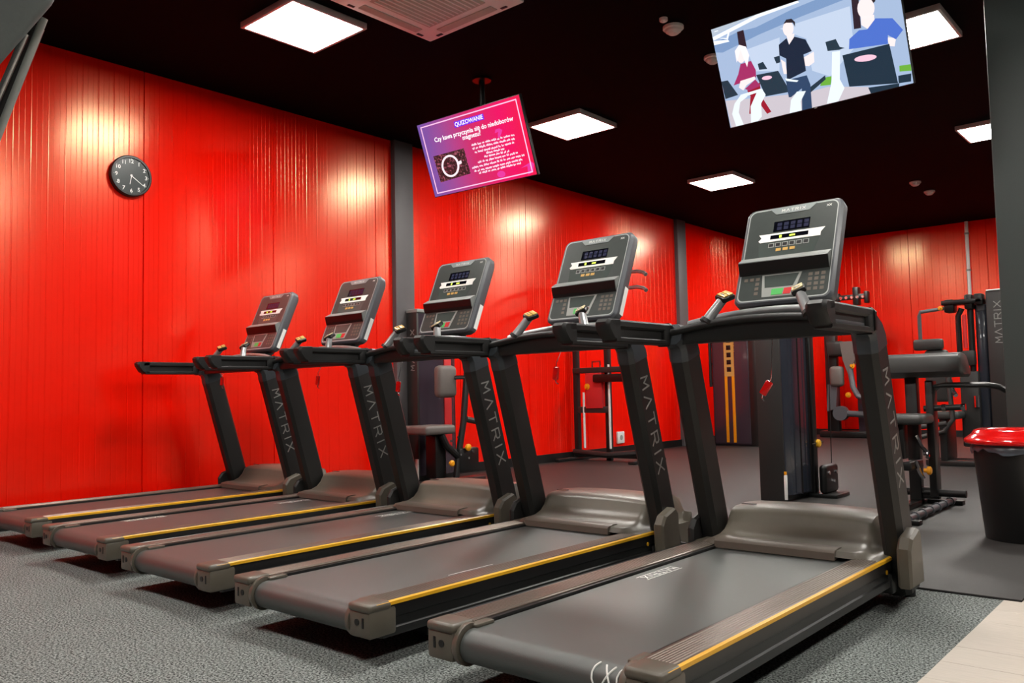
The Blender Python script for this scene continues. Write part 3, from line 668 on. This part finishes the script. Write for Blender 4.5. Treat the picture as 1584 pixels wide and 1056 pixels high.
tv.face('slide_coffee', beans(), [[Hh(x, y) for x, y in ell(378, 712, 60, 80, -8, 28)]])
def slide_text(body, cx, cyv, size, align='CENTER'):
    tv.k += 1; me = text_mesh(body, size, align); a_, b_ = Hh(cx, cyv)
    o = bpy.data.objects.new('slide_text', me); me.materials.append(em((252, 240, 248))); COL.objects.link(o); o.parent = tv.t
    org = tv.P(a_, b_, tv.k*.00022)-tv.c
    for v in me.vertices: v.co = org + tv.ex*v.co.x + tv.up*v.co.y
slide_text('QUIZOWANIE', 536, 336, .047)
slide_text('Czy kawa przyczynia się do niedoborów', 568, 415, .052)
slide_text('magnezu?', 562, 465, .052)
# body copy too blurred to read: word shapes only
rnd = random.Random(5); tv.k += 1; words = []
for (xl, yl, xr, yr) in ((562, 540, 935, 447), (570, 570, 942, 480), (590, 602, 940, 515), (690, 606, 850, 570), (672, 640, 895, 592), (618, 690, 965, 606), (568, 738, 1028, 625), (588, 768, 1022, 662), (628, 786, 998, 698)):
    tpos = 0; ln = math.hypot(xr-xl, yr-yl); d = ((xr-xl)/ln, (yr-yl)/ln); n_ = (-d[1], d[0])
    while tpos < ln-8:
        wl_ = min(rnd.choice((22, 34, 46, 58)), ln-tpos); x = tpos
        while x < tpos+wl_-3:          # letters as short upright strokes
            hgt = rnd.choice((13, 13, 13, 19)); base = rnd.choice((0, 0, 0, 4))
            q = [(xl+d[0]*(x+a_)+n_[0]*b_, yl+d[1]*(x+a_)+n_[1]*b_) for a_, b_ in ((0, base), (5.2, base), (5.2, base-hgt), (0, base-hgt))]
            words.append(clip([Hh(*p) for p in q])); x += 6.4
        tpos += wl_+7
tv.face('slide_body_text', em((252, 222, 238)), words, raise_=False)
# ------------------------------------------------------------------ pixel -> place, on a known plane
def ony(u, v, y): d = ray(u, v); return CAM + d*((y-CAM.y)/d.y)
def onx(u, v, x): d = ray(u, v); return CAM + d*((x-CAM.x)/d.x)
def knob(mb, c, r, axis='x'): mb.lathe([(r*.5, -.02), (r*.5, 0), (r, .004), (r, .02), (r*.7, .028), (.001, .03)], c, 14, axis)
G0 = .0102   # top of the rubber sheet
# ------------------------------------------------------------------ waste bin
bx_, by_ = .53, 3.62
t = thing('waste_bin', (bx_, by_, G0), 'round black waste bin with a glossy red ring lid', 'bin')
m = MB(); m.lathe([(.001, G0), (.185, G0), (.19, G0+.006), (.232, .515), (.24, .52), (.24, .535), (.225, .535), (.18, G0+.02), (.001, G0+.018)], (bx_, by_, 0), 40); m.build('body', 'binb', t)
m = MB(); R = []
for k in range(40):
    a = 2*math.pi*k/40; R.append((a, .022*abs(math.sin(k*1.7))+.012*math.sin(k*.9)))
r0 = [(bx_+.2395*math.cos(a), by_+.2395*math.sin(a), .536) for a, _ in R]; r1 = [(bx_+.2435*math.cos(a), by_+.2435*math.sin(a), .533) for a, _ in R]; r2 = [(bx_+(.2425-.0)*math.cos(a), by_+.2425*math.sin(a), .508-h_) for a, h_ in R]
m.rings([r0, r1, r2], cap=False); m.build('liner', 'liner', t, smooth=60)
m = MB(); m.lathe([(.23, .5365), (.268, .5365), (.275, .545), (.272, .562), (.25, .578), (.232, .592), (.222, .61), (.205, .617), (.165, .612), (.15, .6), (.148, .57), (.16, .5365)], (bx_, by_, 0), 44); m.build('ring_lid', 'redp', t, smooth=60)
# ------------------------------------------------------------------ weight towers and strength machines
def tower(root, x0, x1, y0, y1, h, side, front, shroud='shroud', strip=None, letters_=None):
    """box tower: frame, panel on the -y face, smoked shroud on the +x face"""
    m = MB(); m.box((x0, y0+.02, G0), (x1-.02, y1, h-.02), bev=.01); m.build('frame', 'satin', root)
    m = MB(); m.box((x0-.005, y0, G0+.005), (x1-.015, y0+.022, h), bev=.006); p = m.build('side_panel', side, root)
    m = MB(); n = 9; q = []
    for k in range(n+1):
        a = k/n; q.append((x1-.02+.05*math.sin(math.pi*min(1, max(0, a)))**.6, y0+.03+(y1-y0-.05)*a))
    q += [(x1-.022, y1-.02), (x1-.022, y0+.03)]
    m.prism(q, 'z', G0+.05, h-.04); s_ = m.build('shroud', shroud, root, smooth=50)
    m = MB(); m.box((x0-.008, y0-.004, h-.03), (x1+.0, y1+.004, h+.006), bev=.008); m.build('top_cap', 'lgrey' if letters_ else 'satin', root)
    return p, s_
# near tower with yellow knob
t = thing('weight_tower', (-1.24, 4.6, G0), 'tall charcoal weight tower with yellow knob behind the end treadmill', 'gym machine')
p, s_ = tower(t, -1.335, -1.13, 4.345, 4.98, 1.66, 'tower', None)
m = MB(); m.box((-1.152, 4.346, G0+.02), (-1.128, 4.362, .215), bev=.002); m.build('white_guide', 'white', t)
m = MB(); m.box((-1.155, 4.347, .216), (-1.13, 4.36, .24), bev=.002); m.build('orange_mark', 'orange', t)
for yy in (4.52, 4.70):
    m = MB(); m.box((-1.085, yy, .06), (-1.075, yy+.006, 1.60)); m.build('shroud_seam', 'blk', t)
m = MB(); m.box((-1.12, 4.76, .04), (-1.072, 4.84, 1.62), bev=.01); m.build('front_post', 'blk', t)
m = MB(); knob(m, (-1.075, 4.83, .425), .032); m.build('pin_knob', 'yellow', t)
m = MB(); m.tube([(-1.07, 4.72, .425), (-1.07, 4.94, .43)], .006, 8); m.build('pin_rod', 'satin', t)
m = MB(); m.box((-1.13, 4.74, G0), (-.9, 5.02, .04), bev=.008); m.box((-1.04, 4.74, .04), (-.98, 5.02, .265), bev=.03, seg=3); m.build('pulley_box', 'blk', t)
m = MB(); m.tube([(-1.01, 4.95, .26), (-1.01, 4.98, 1.1), (-1.06, 4.95, 1.55)], .004, 6); m.build('cable', 'satin', t)
m = MB()
for yy, zz in ((4.80, .20), (4.90, .13), (4.95, .2)): m.lathe([(.014, 0), (.014, .012)], (-.981, yy, zz), 10, 'x')
m.build('bolts', 'chrome', t)['kind'] = 'stuff'
# tower with gold stripes
t = thing('weight_tower', (-4.25, 10.0, G0), 'plum smoked weight tower with twin gold stripes by the red wall', 'gym machine')
y0 = 9.9; m = MB(); m.box((-4.62, y0, G0), (-3.98, y0+.3, 1.75), bev=.05, seg=3); m.build('shroud', 'shroudp', t)
m = MB(); m.box((-4.0, y0-.02, G0), (-3.88, y0+.34, 1.8), bev=.015); m.box((-4.64, y0+.02, G0), (-3.9, y0+.34, .07), bev=.01); m.build('frame', 'satin', t)
for xa in (-4.40, -4.285):
    m = MB(); m.box((xa, y0-.004, .06), (xa+.045, y0+.001, 1.7), bev=.001); m.build('gold_stripe', 'orange', t)
m = MB(); letters(m, 'MATRIX', (-4.268, y0-.0045, 1.66), (0, 0, -1), (1, 0, 0), .035, gap=.5, th=.25)
m.box((-4.395, y0-.006, 1.05), (-4.245, y0-.0045, 1.66)); m.build('stripe_lettering', 'gold', t)
for k in range(5):
    m = MB(); m.box((-4.355, y0-.0085, 1.12+k*.11), (-4.285, y0-.006, 1.19+k*.11), bev=.001); m.build('stripe_letter', 'blk', t)
m = MB()
for zz in (.95, 1.25, 1.52): m.lathe([(.02, 0), (.02, .03)], (-4.66, y0+.05, zz), 10, 'x')
m.tube([(-4.65, y0+.04, .9), (-4.65, y0+.04, 1.6)], .025, 8); m.build('guide_rod', 'satin', t)
# seated press by the first wall column
t = thing('seated_press_machine', (-4.6, 4.05, G0), 'seated press machine with grey pads and red stack stripe beside the wall column', 'gym machine')
p, s_ = tower(t, -4.93, -4.765, 3.975, 4.52, 1.74, 'tower', None, 'shroudp', letters_=True)
m = MB(); letters(m, 'MATRIX', (-4.82, 3.974, 1.12), (0, 0, 1), (-1, 0, 0), .05, wd=1., gap=.6, th=.16); m.build('lettering', 'lgrey', t)
m = MB(); m.box((-4.735, 4.30, .3), (-4.722, 4.40, 1.55), bev=.002); m.build('red_stripe', 'redk', t)
m = MB(); m.box((-4.81, 3.96, G0), (-4.775, 3.974, .23), bev=.002); m.build('white_guide', 'white', t)
m = MB(); m.box((-4.72, 3.7, .485), (-4.36, 4.10, .575), bev=.03, seg=3); m.build('seat', 'padl', t)
m = MB(); m.box((-4.54, 3.95, .84), (-4.42, 4.2, 1.16), bev=.05, seg=3); m.build('chest_pad', 'padl', t)
m = MB(); m.tube([(-4.42, 4.14, 1.04), (-4.36, 4.26, 1.04)], .022, 10); m.build('pad_stem', 'chrome', t)
m = MB(); m.tube([(-4.36, 4.27, 1.16), (-4.36, 4.2, .6), (-4.38, 4.15, .3), (-4.38, 4.1, .03)], .032, 10); m.box((-4.45, 3.7, G0), (-4.30, 4.45, .05), bev=.01); m.build('main_post', 'satin', t)
m = MB(); m.tube([(-4.4, 4.28, .62), (-4.35, 4.45, .58), (-4.3, 4.6, .46), (-4.3, 4.66, .3)], .03, 10); m.build('swing_arm', 'tower', t)
m = MB(); m.tube([(-4.42, 3.95, .48), (-4.40, 4.0, .37), (-4.38, 4.12, .27), (-4.38, 4.22, .22)], .035, 10); m.box((-4.42, 4.12, .1), (-4.34, 4.4, .34), bev=.02); m.box((-4.6, 3.9, .05), (-4.45, 4.05, .48), bev=.02); m.build('seat_bracket', 'blk', t)
m = MB(); knob(m, (-4.33, 4.22, .345), .035); m.build('orange_knob', 'orange', t)
m = MB(); knob(m, (-4.33, 3.99, .205), .03); m.build('seat_knob', 'orange', t)
m = MB()
for yy, zz in ((4.0, .42), (4.06, .33), (4.13, .28), (4.24, .24), (4.3, .3), (4.1, .45)): m.lathe([(.012, 0), (.012, .01)], (-4.34, yy, zz), 10, 'x')
m.build('bolts', 'chrome', t)['kind'] = 'stuff'
# pulley and chin-up station
t = thing('chin_up_station', (-4.4, 6.85, G0), 'black chin-up and pulley station with white guide rods at the red wall', 'gym machine')
for xa, yy in ((-4.92, 6.85), (-4.47, 6.9)):
    m = MB(); m.box((xa-.035, yy-.035, G0), (xa+.035, yy+.035, 2.32), bev=.01); m.build('post', 'satin', t)
for xa, z1 in ((-4.80, .86), (-4.41, 1.2)):
    m = MB(); m.tube([(xa, 6.83, .16), (xa, 6.83, z1)], .014, 10); m.build('guide_rod', 'white', t)
for q in (((-4.95, 6.80, 1.1), (-4.2, 6.88, 1.17)), ((-4.95, 6.82, .6), (-4.42, 6.88, .68)), ((-4.95, 6.82, 2.25), (-4.25, 6.9, 2.32))):
    m = MB(); m.box(*q, bev=.01); m.build('cross_beam', 'tower', t)
m = MB(); m.box((-4.96, 6.8, .05), (-3.88, 6.9, .11), bev=.01); m.box((-4.95, 6.4, G0), (-4.88, 7.3, .05), bev=.01); m.box((-3.95, 6.5, G0), (-3.85, 7.2, .05), bev=.01); m.tube([(-4.8, 6.6, .13), (-4.3, 6.6, .1), (-3.95, 6.75, .13)], .035, 10); m.build('base_frame', 'satin', t)
m = MB(); m.box((-4.0, 6.72, .1), (-3.82, 6.95, .42), bev=.03, seg=3); m.build('knee_box', 'blk', t)
m = MB(); m.box((-4.6, 6.74, .98), (-3.95, 6.86, 1.08), bev=.02); m.build('arm_pad', 'blk', t)
m = MB(); m.box((-4.75, 6.80, .66), (-4.5, 6.86, 1.1), bev=.004); m.build('stack_plate', 'redk', t)
m = MB(); m.tube([(-4.66, 6.85, .66), (-4.66, 6.85, 1.12)], .03, 12); m.build('stack_tube', 'satin', t)
m = MB(); knob(m, (-4.72, 6.79, .93), .04, 'y'); m.build('orange_knob', 'orange', t)
m = MB(); m.tube([(-4.62, 6.78, 1.17), (-4.62, 6.78, 1.24), (-4.5, 6.78, 1.24), (-4.5, 6.78, 1.17)], .012, 8); m.build('strap_hook', 'chrome', t)
for z in (2.31, 2.12):
    m = MB(); m.tube([(-4.3, 6.84, z), (-3.95, 6.82, z), (-3.85, 6.8, z-.025), (-3.8, 6.78, z-.06)], [.023, .023, .022, .024], 10); m.build('hand_prong', 'post', t, smooth=60)
m = MB(); m.box((-4.33, 6.81, 2.04), (-4.27, 6.89, 2.36), bev=.01); m.build('prong_plate', 'satin', t)
# socket on the wall
t = thing('wall_socket', (XW+.005, 7.9, .22), 'small white power socket low on the red wall', 'socket')
m = MB(); m.box((XW+.0055, 7.82, .15), (XW+.035, 7.99, .31), bev=.01); m.build('cover', 'white', t)
m = MB(); m.lathe([(.035, .0352), (.035, .037), (.001, .037)], (XW, 7.905, .23), 16, 'x'); m.build('insert', 'lgrey', t)
# preacher curl bench
t = thing('preacher_curl_bench', (-.25, 4.6, G0), 'dark preacher curl bench with a broad padded arm rest', 'weight bench')
m = MB(); yy = 4.62
prf = [(-.16, 1.05), (-.14, 1.075), (-.05, 1.09), (.05, 1.08), (.16, .96), (.17, .935), (.15, .92), (.1, .93), (-.05, .925), (-.15, .96)]
m.rings([[(x, yy+a*.9, z-(.0 if 0 < i < 5 else (.0))) for a, z in (prf if 0 < i < 5 else [(a*.9, .99+(z-.99)*.8) for a, z in prf])] for i, x in enumerate((-.545, -.53, -.4, -.1, .045, .06))]); m.build('arm_pad', 'pad', t, smooth=50)
m = MB(); m.box((-.47, 4.30, .60), (-.15, 4.62, .67), bev=.03, seg=3); m.build('seat', 'pad', t)
m = MB(); m.box((-.36, 4.68, G0), (-.28, 4.76, .93), bev=.008); m.box((-.22, 4.66, .08), (-.17, 4.78, .90), bev=.008); m.box((-.36, 4.70, .06), (-.17, 4.76, .14), bev=.006); m.build('main_post', 'satin', t)
m = MB(); m.box((-.36, 4.4, .36), (-.3, 4.5, .6), bev=.01); m.box((-.39, 4.36, .30), (-.33, 4.46, .58), bev=.01); m.box((-.34, 4.4, .28), (-.26, 4.7, .34), bev=.01); m.build('seat_post', 'blk', t)
m = MB(); m.tube([(-.25, 4.5, .52), (-.22, 4.52, .44), (-.19, 4.54, .40), (-.18, 4.5, .37)], .014, 8); m.tube([(-.26, 4.5, .34), (-.24, 4.52, .26), (-.22, 4.53, .22)], .014, 8); m.lathe([(.022, -.005), (.022, .01)], (-.21, 4.54, .4), 12, 'x'); m.build('adjust_lever', 'chrome', t)
m = MB(); knob(m, (-.2, 4.55, .275), .03); m.build('yellow_knob', 'orange', t)
m = MB(); m.tube([(-.19, 4.7, .72), (-.17, 4.7, .855), (-.1, 4.7, .865), (.16, 4.7, .862), (.24, 4.71, .845), (.275, 4.73, .82)], .02, 10); m.tube([(-.21, 4.7, .60), (-.2, 4.7, .8), (-.15, 4.72, .86)], .02, 10); m.build('bar_catch', 'satin', t)
m = MB(); m.tube([(-.24, 4.7, .70), (.0, 4.7, .71)], .022, 12); m.build('weight_peg', 'satin', t)
m = MB(); m.tube([(0.001, 4.7, .71), (.03, 4.7, .71)], .024, 12); m.tube([(-.12, 4.7, .705), (-.095, 4.7, .706)], .026, 12); m.build('peg_tip', 'chrome', t)
m = MB(); m.tube([(-.42, 4.72, .105), (-.36, 4.72, .105), (.0, 4.72, .105)], .026, 12); m.build('foot_roller', 'grip', t)
m = MB(); m.tube([(-.115, 3.78, .045), (-.115, 4.86, .045)], .022, 12)
for k in range(6): m.lathe([(.03, 0), (.03, .022)], (-.115, 3.9+k*.17, .045), 14, 'y')
m.build('floor_bar', 'shell', t)
m = MB(); m.box((-.36, 3.8, G0), (-.28, 4.9, .05), bev=.006); m.box((-.4, 4.82, G0), (-.05, 4.9, .045), bev=.006); m.box((-.4, 3.76, G0), (-.05, 3.83, .04), bev=.006); m.build('base_frame', 'blk', t)
# chest-fly machine with the lettered tower
t = thing('fly_machine', (-.75, 8.2, G0), 'black fly machine with a lettered charcoal tower beside the pillar', 'gym machine')
m = MB(); m.box((-.5, 8.15, G0), (-.2, 8.75, 1.84), bev=.012); tw = m.build('tower_panel', 'tower', t)
m = MB(); m.box((-.49, 8.145, 1.8405), (-.205, 8.7, 1.855), bev=.004); m.build('tower_cap', 'white', t)
m = MB(); letters(m, 'MATRIX', (-.365, 8.1495, 1.29), (0, 0, 1), (-1, 0, 0), .06, wd=1., gap=.4, th=.14); m.build('lettering', 'lgrey', t)
m = MB(); m.box((-.62, 8.2, G0), (-.51, 8.7, 1.72), bev=.03, seg=3); m.build('shroud', 'shroud', t)
m = MB(); m.box((-.6, 8.19, 1.64), (-.52, 8.3, 1.72), bev=.01); m.build('shroud_cap', 'shell', t)
m = MB(); m.tube([(-.78, 8.2, 1.06), (-.78, 8.2, 1.6), (-.74, 8.2, 1.68)], .028, 10); m.tube([(-.66, 8.2, .1), (-.66, 8.2, 1.7)], .03, 10); m.build('side_post', 'satin', t)
m = MB(); m.box((-.92, 8.1, 1.72), (-.52, 8.3, 1.77), bev=.01); m.box((-.9, 8.12, 1.64), (-.8, 8.28, 1.78), bev=.02); m.box((-.7, 8.12, 1.66), (-.62, 8.28, 1.82), bev=.02); m.box((-.6, 8.1, 1.7), (-.52, 8.25, 1.82), bev=.015); m.build('pivot_head', 'blk', t)
m = MB(); m.tube([(-.9, 8.15, 1.69), (-1.12, 8.05, 1.66), (-1.13, 8.05, 1.62), (-1.13, 8.05, 1.3)], .02, 10); m.build('fly_arm', 'shell', t)
m = MB(); knob(m, (-.93, 8.1, 1.69), .025, 'y'); m.build('orange_knob', 'orange', t)
m = MB(); m.box((-1.2, 8.0, 1.24), (-.9, 8.09, 1.36), bev=.03, seg=3); m.build('head_pad', 'pad', t)
m = MB(); m.box((-1.1, 8.02, .68), (-.86, 8.11, 1.24), bev=.04, seg=3); m.build('backrest', 'pad', t)
m = MB(); m.box((-1.05, 7.85, .5), (-.74, 8.15, .58), bev=.03, seg=3); m.build('seat', 'pad', t)
m = MB(); m.box((-.75, 8.1, 1.06), (-.62, 8.2, 1.22), bev=.02); m.box((-.78, 8.12, .2), (-.6, 8.3, 1.0), bev=.02); m.build('stack_case', 'tower', t)
m = MB(); m.tube([(-.7, 8.1, 1.25), (-.7, 8.1, 1.6)], .02, 8); m.build('red_rod', 'redk', t)
m = MB(); m.tube([(-.85, 8.0, .95), (-.8, 7.9, .8), (-.76, 7.85, .75)], .022, 10); m.tube([(-.62, 8.1, .62), (-.62, 8.1, .74)], .03, 10); m.build('hand_grip', 'chrome', t)
m = MB(); m.tube([(-.84, 7.9, .95), (-.8, 7.85, .5), (-.88, 7.8, .38), (-1.15, 7.8, .30)], .025, 10); m.tube([(-1.1, 7.8, .42), (-.85, 7.8, .46)], .025, 10); m.build('foot_bar', 'tower', t)
m = MB(); m.box((-1.1, 7.9, G0), (-.3, 8.0, .07), bev=.01); m.box((-.95, 7.9, .05), (-.88, 8.3, .5), bev=.01); m.tube([(-1.05, 8.15, .05), (-.5, 8.15, .05)], .03, 10); m.build('base_frame', 'satin', t)
# press machine standing at the back wall
t = thing('converging_press_machine', (-3.4, 12.5, G0), 'distant press machine with grey arm pad against the red back wall', 'gym machine')
yy = 12.45
m = MB(); m.box((-3.32, yy, G0), (-3.02, yy+.4, 1.7), bev=.03); m.build('tower', 'shroudp', t)
m = MB(); m.box((-3.95, yy-.05, G0), (-3.0, yy+.3, .12), bev=.02); m.box((-3.82, yy-.02, .1), (-3.62, yy+.1, 2.3), bev=.02); m.build('main_frame', 'satin', t)
m = MB(); m.box((-3.62, yy-.1, 2.3), (-3.04, yy, 2.38), bev=.01); m.box((-3.28, yy-.12, 2.2), (-3.18, yy+.02, 2.5), bev=.02); m.box((-3.1, yy-.12, 2.22), (-3.03, yy, 2.42), bev=.02); m.box((-3.62, yy-.12, 2.28), (-3.5, yy, 2.42), bev=.02)
m.build('pivot_head', 'blk', t)
m = MB()
for k in range(6): m.lathe([(.025, 0), (.025, .02)], (-3.56+k*.09, yy-.125, 2.33), 10, 'y')
m.build('bolts', 'chrome', t)['kind'] = 'stuff'
m = MB(); m.prism([(-3.48, 1.6), (-3.28, 1.6), (-3.24, 1.3), (-3.36, 1.05), (-3.44, 1.3)], 'y', yy-.24, yy-.12); m.build('arm_plate', 'padl', t)
m = MB(); m.box((-3.76, yy-.15, 1.36), (-3.46, yy-.02, 1.62), bev=.05, seg=3); m.build('shoulder_pad', 'tower', t)
m = MB(); m.box((-3.68, yy-.25, .86), (-3.45, yy-.12, 1.2), bev=.06, seg=3); m.build('grip_pad', 'padl', t)
m = MB(); m.prism([(-3.72, .9), (-3.56, .9), (-3.6, .5), (-3.75, .45)], 'y', yy-.2, yy-.08); m.lathe([(.12, 0), (.12, .12)], (-3.52, yy-.25, .42), 16, 'y'); m.tube([(-3.5, yy-.2, .42), (-3.1, yy-.2, .40)], .05, 10); m.build('lever', 'shell', t)
m = MB(); m.tube([(-3.34, yy-.2, 1.15), (-3.3, yy-.22, .85), (-3.2, yy-.3, .7), (-3.0, yy-.3, .62), (-2.7, yy-.3, .62)], .045, 10); m.build('press_arm', 'shell', t)
m = MB(); knob(m, (-3.3, yy-.24, 1.2), .05, 'y'); knob(m, (-3.42, yy-.12, .72), .045, 'y'); m.build('orange_knobs', 'orange', t)
# ------------------------------------------------------------------ machine at the top left, close to the camera
D = 1.55
pa, pb = CAM+ray(92, -6)*D, CAM+ray(-70, 180)*D              # lower right edge of its shell
e1 = (pb-pa).normalized(); vw = (ray(20, 40)).normalized(); e2 = e1.cross(vw).normalized()
if e2.z < 0: e2 = -e2
e3 = e1.cross(e2).normalized(); e3 = e3 if e3.dot(vw) > 0 else -e3
q0 = CAM+ray(-120, 420)*(D+.25)
base = Vector((q0.x-.25, q0.y-.35, 0))
t = thing('stair_climber', base, 'grey shelled cardio machine console and metal post, partly in view', 'gym machine')
mx = Matrix((e1, e2, e3)).transposed().to_4x4(); mx.translation = pa
m = MB(); L_ = (pb-pa).length; m.box((-.0, 0, -.03), (L_+.1, .3, .10), bev=.022, seg=4, mtx=mx); m.build('console_shell', mat('grey_shell', (98, 106, 106), .55, var=.1, scale=150, bump=.1), t)
m = MB(); m.box((.0-.004, .02, -.034), (.012, .29, .09), bev=.006, mtx=mx); m.build('console_rim', 'lgrey', t)
def strip(name, mt, u0, v0, u1, v1, r, dd):
    a, b = CAM+ray(u0, v0)*(D+dd), CAM+ray(u1, v1)*(D+dd); d = (b-a)
    m = MB(); m.tube([a-d*.12, b, b+d*.8, ], r, 14); return m.build(name, mt, t, smooth=60)
strip('post', 'satin', 47, 58, -14, 210, .017, .05)
strip('post_trim', 'silver', 34, 66, -16, 180, .0065, .02)
strip('post_edge', 'lgrey', 61, 46, 2, 196, .007, .03)
pe = CAM+ray(-14, 210)*(D+.05)+(CAM+ray(-14, 210)*(D+.05)-CAM-ray(47, 58)*(D+.05))*.8
m = MB(); m.tube([pe, (pe.x-.12, pe.y-.1, .5), (base.x, base.y, .1)], .035, 12); m.box((base.x-.35, base.y-.5, 0), (base.x+.3, base.y+.25, .1), bev=.02); m.build('base_frame', 'satin', t)
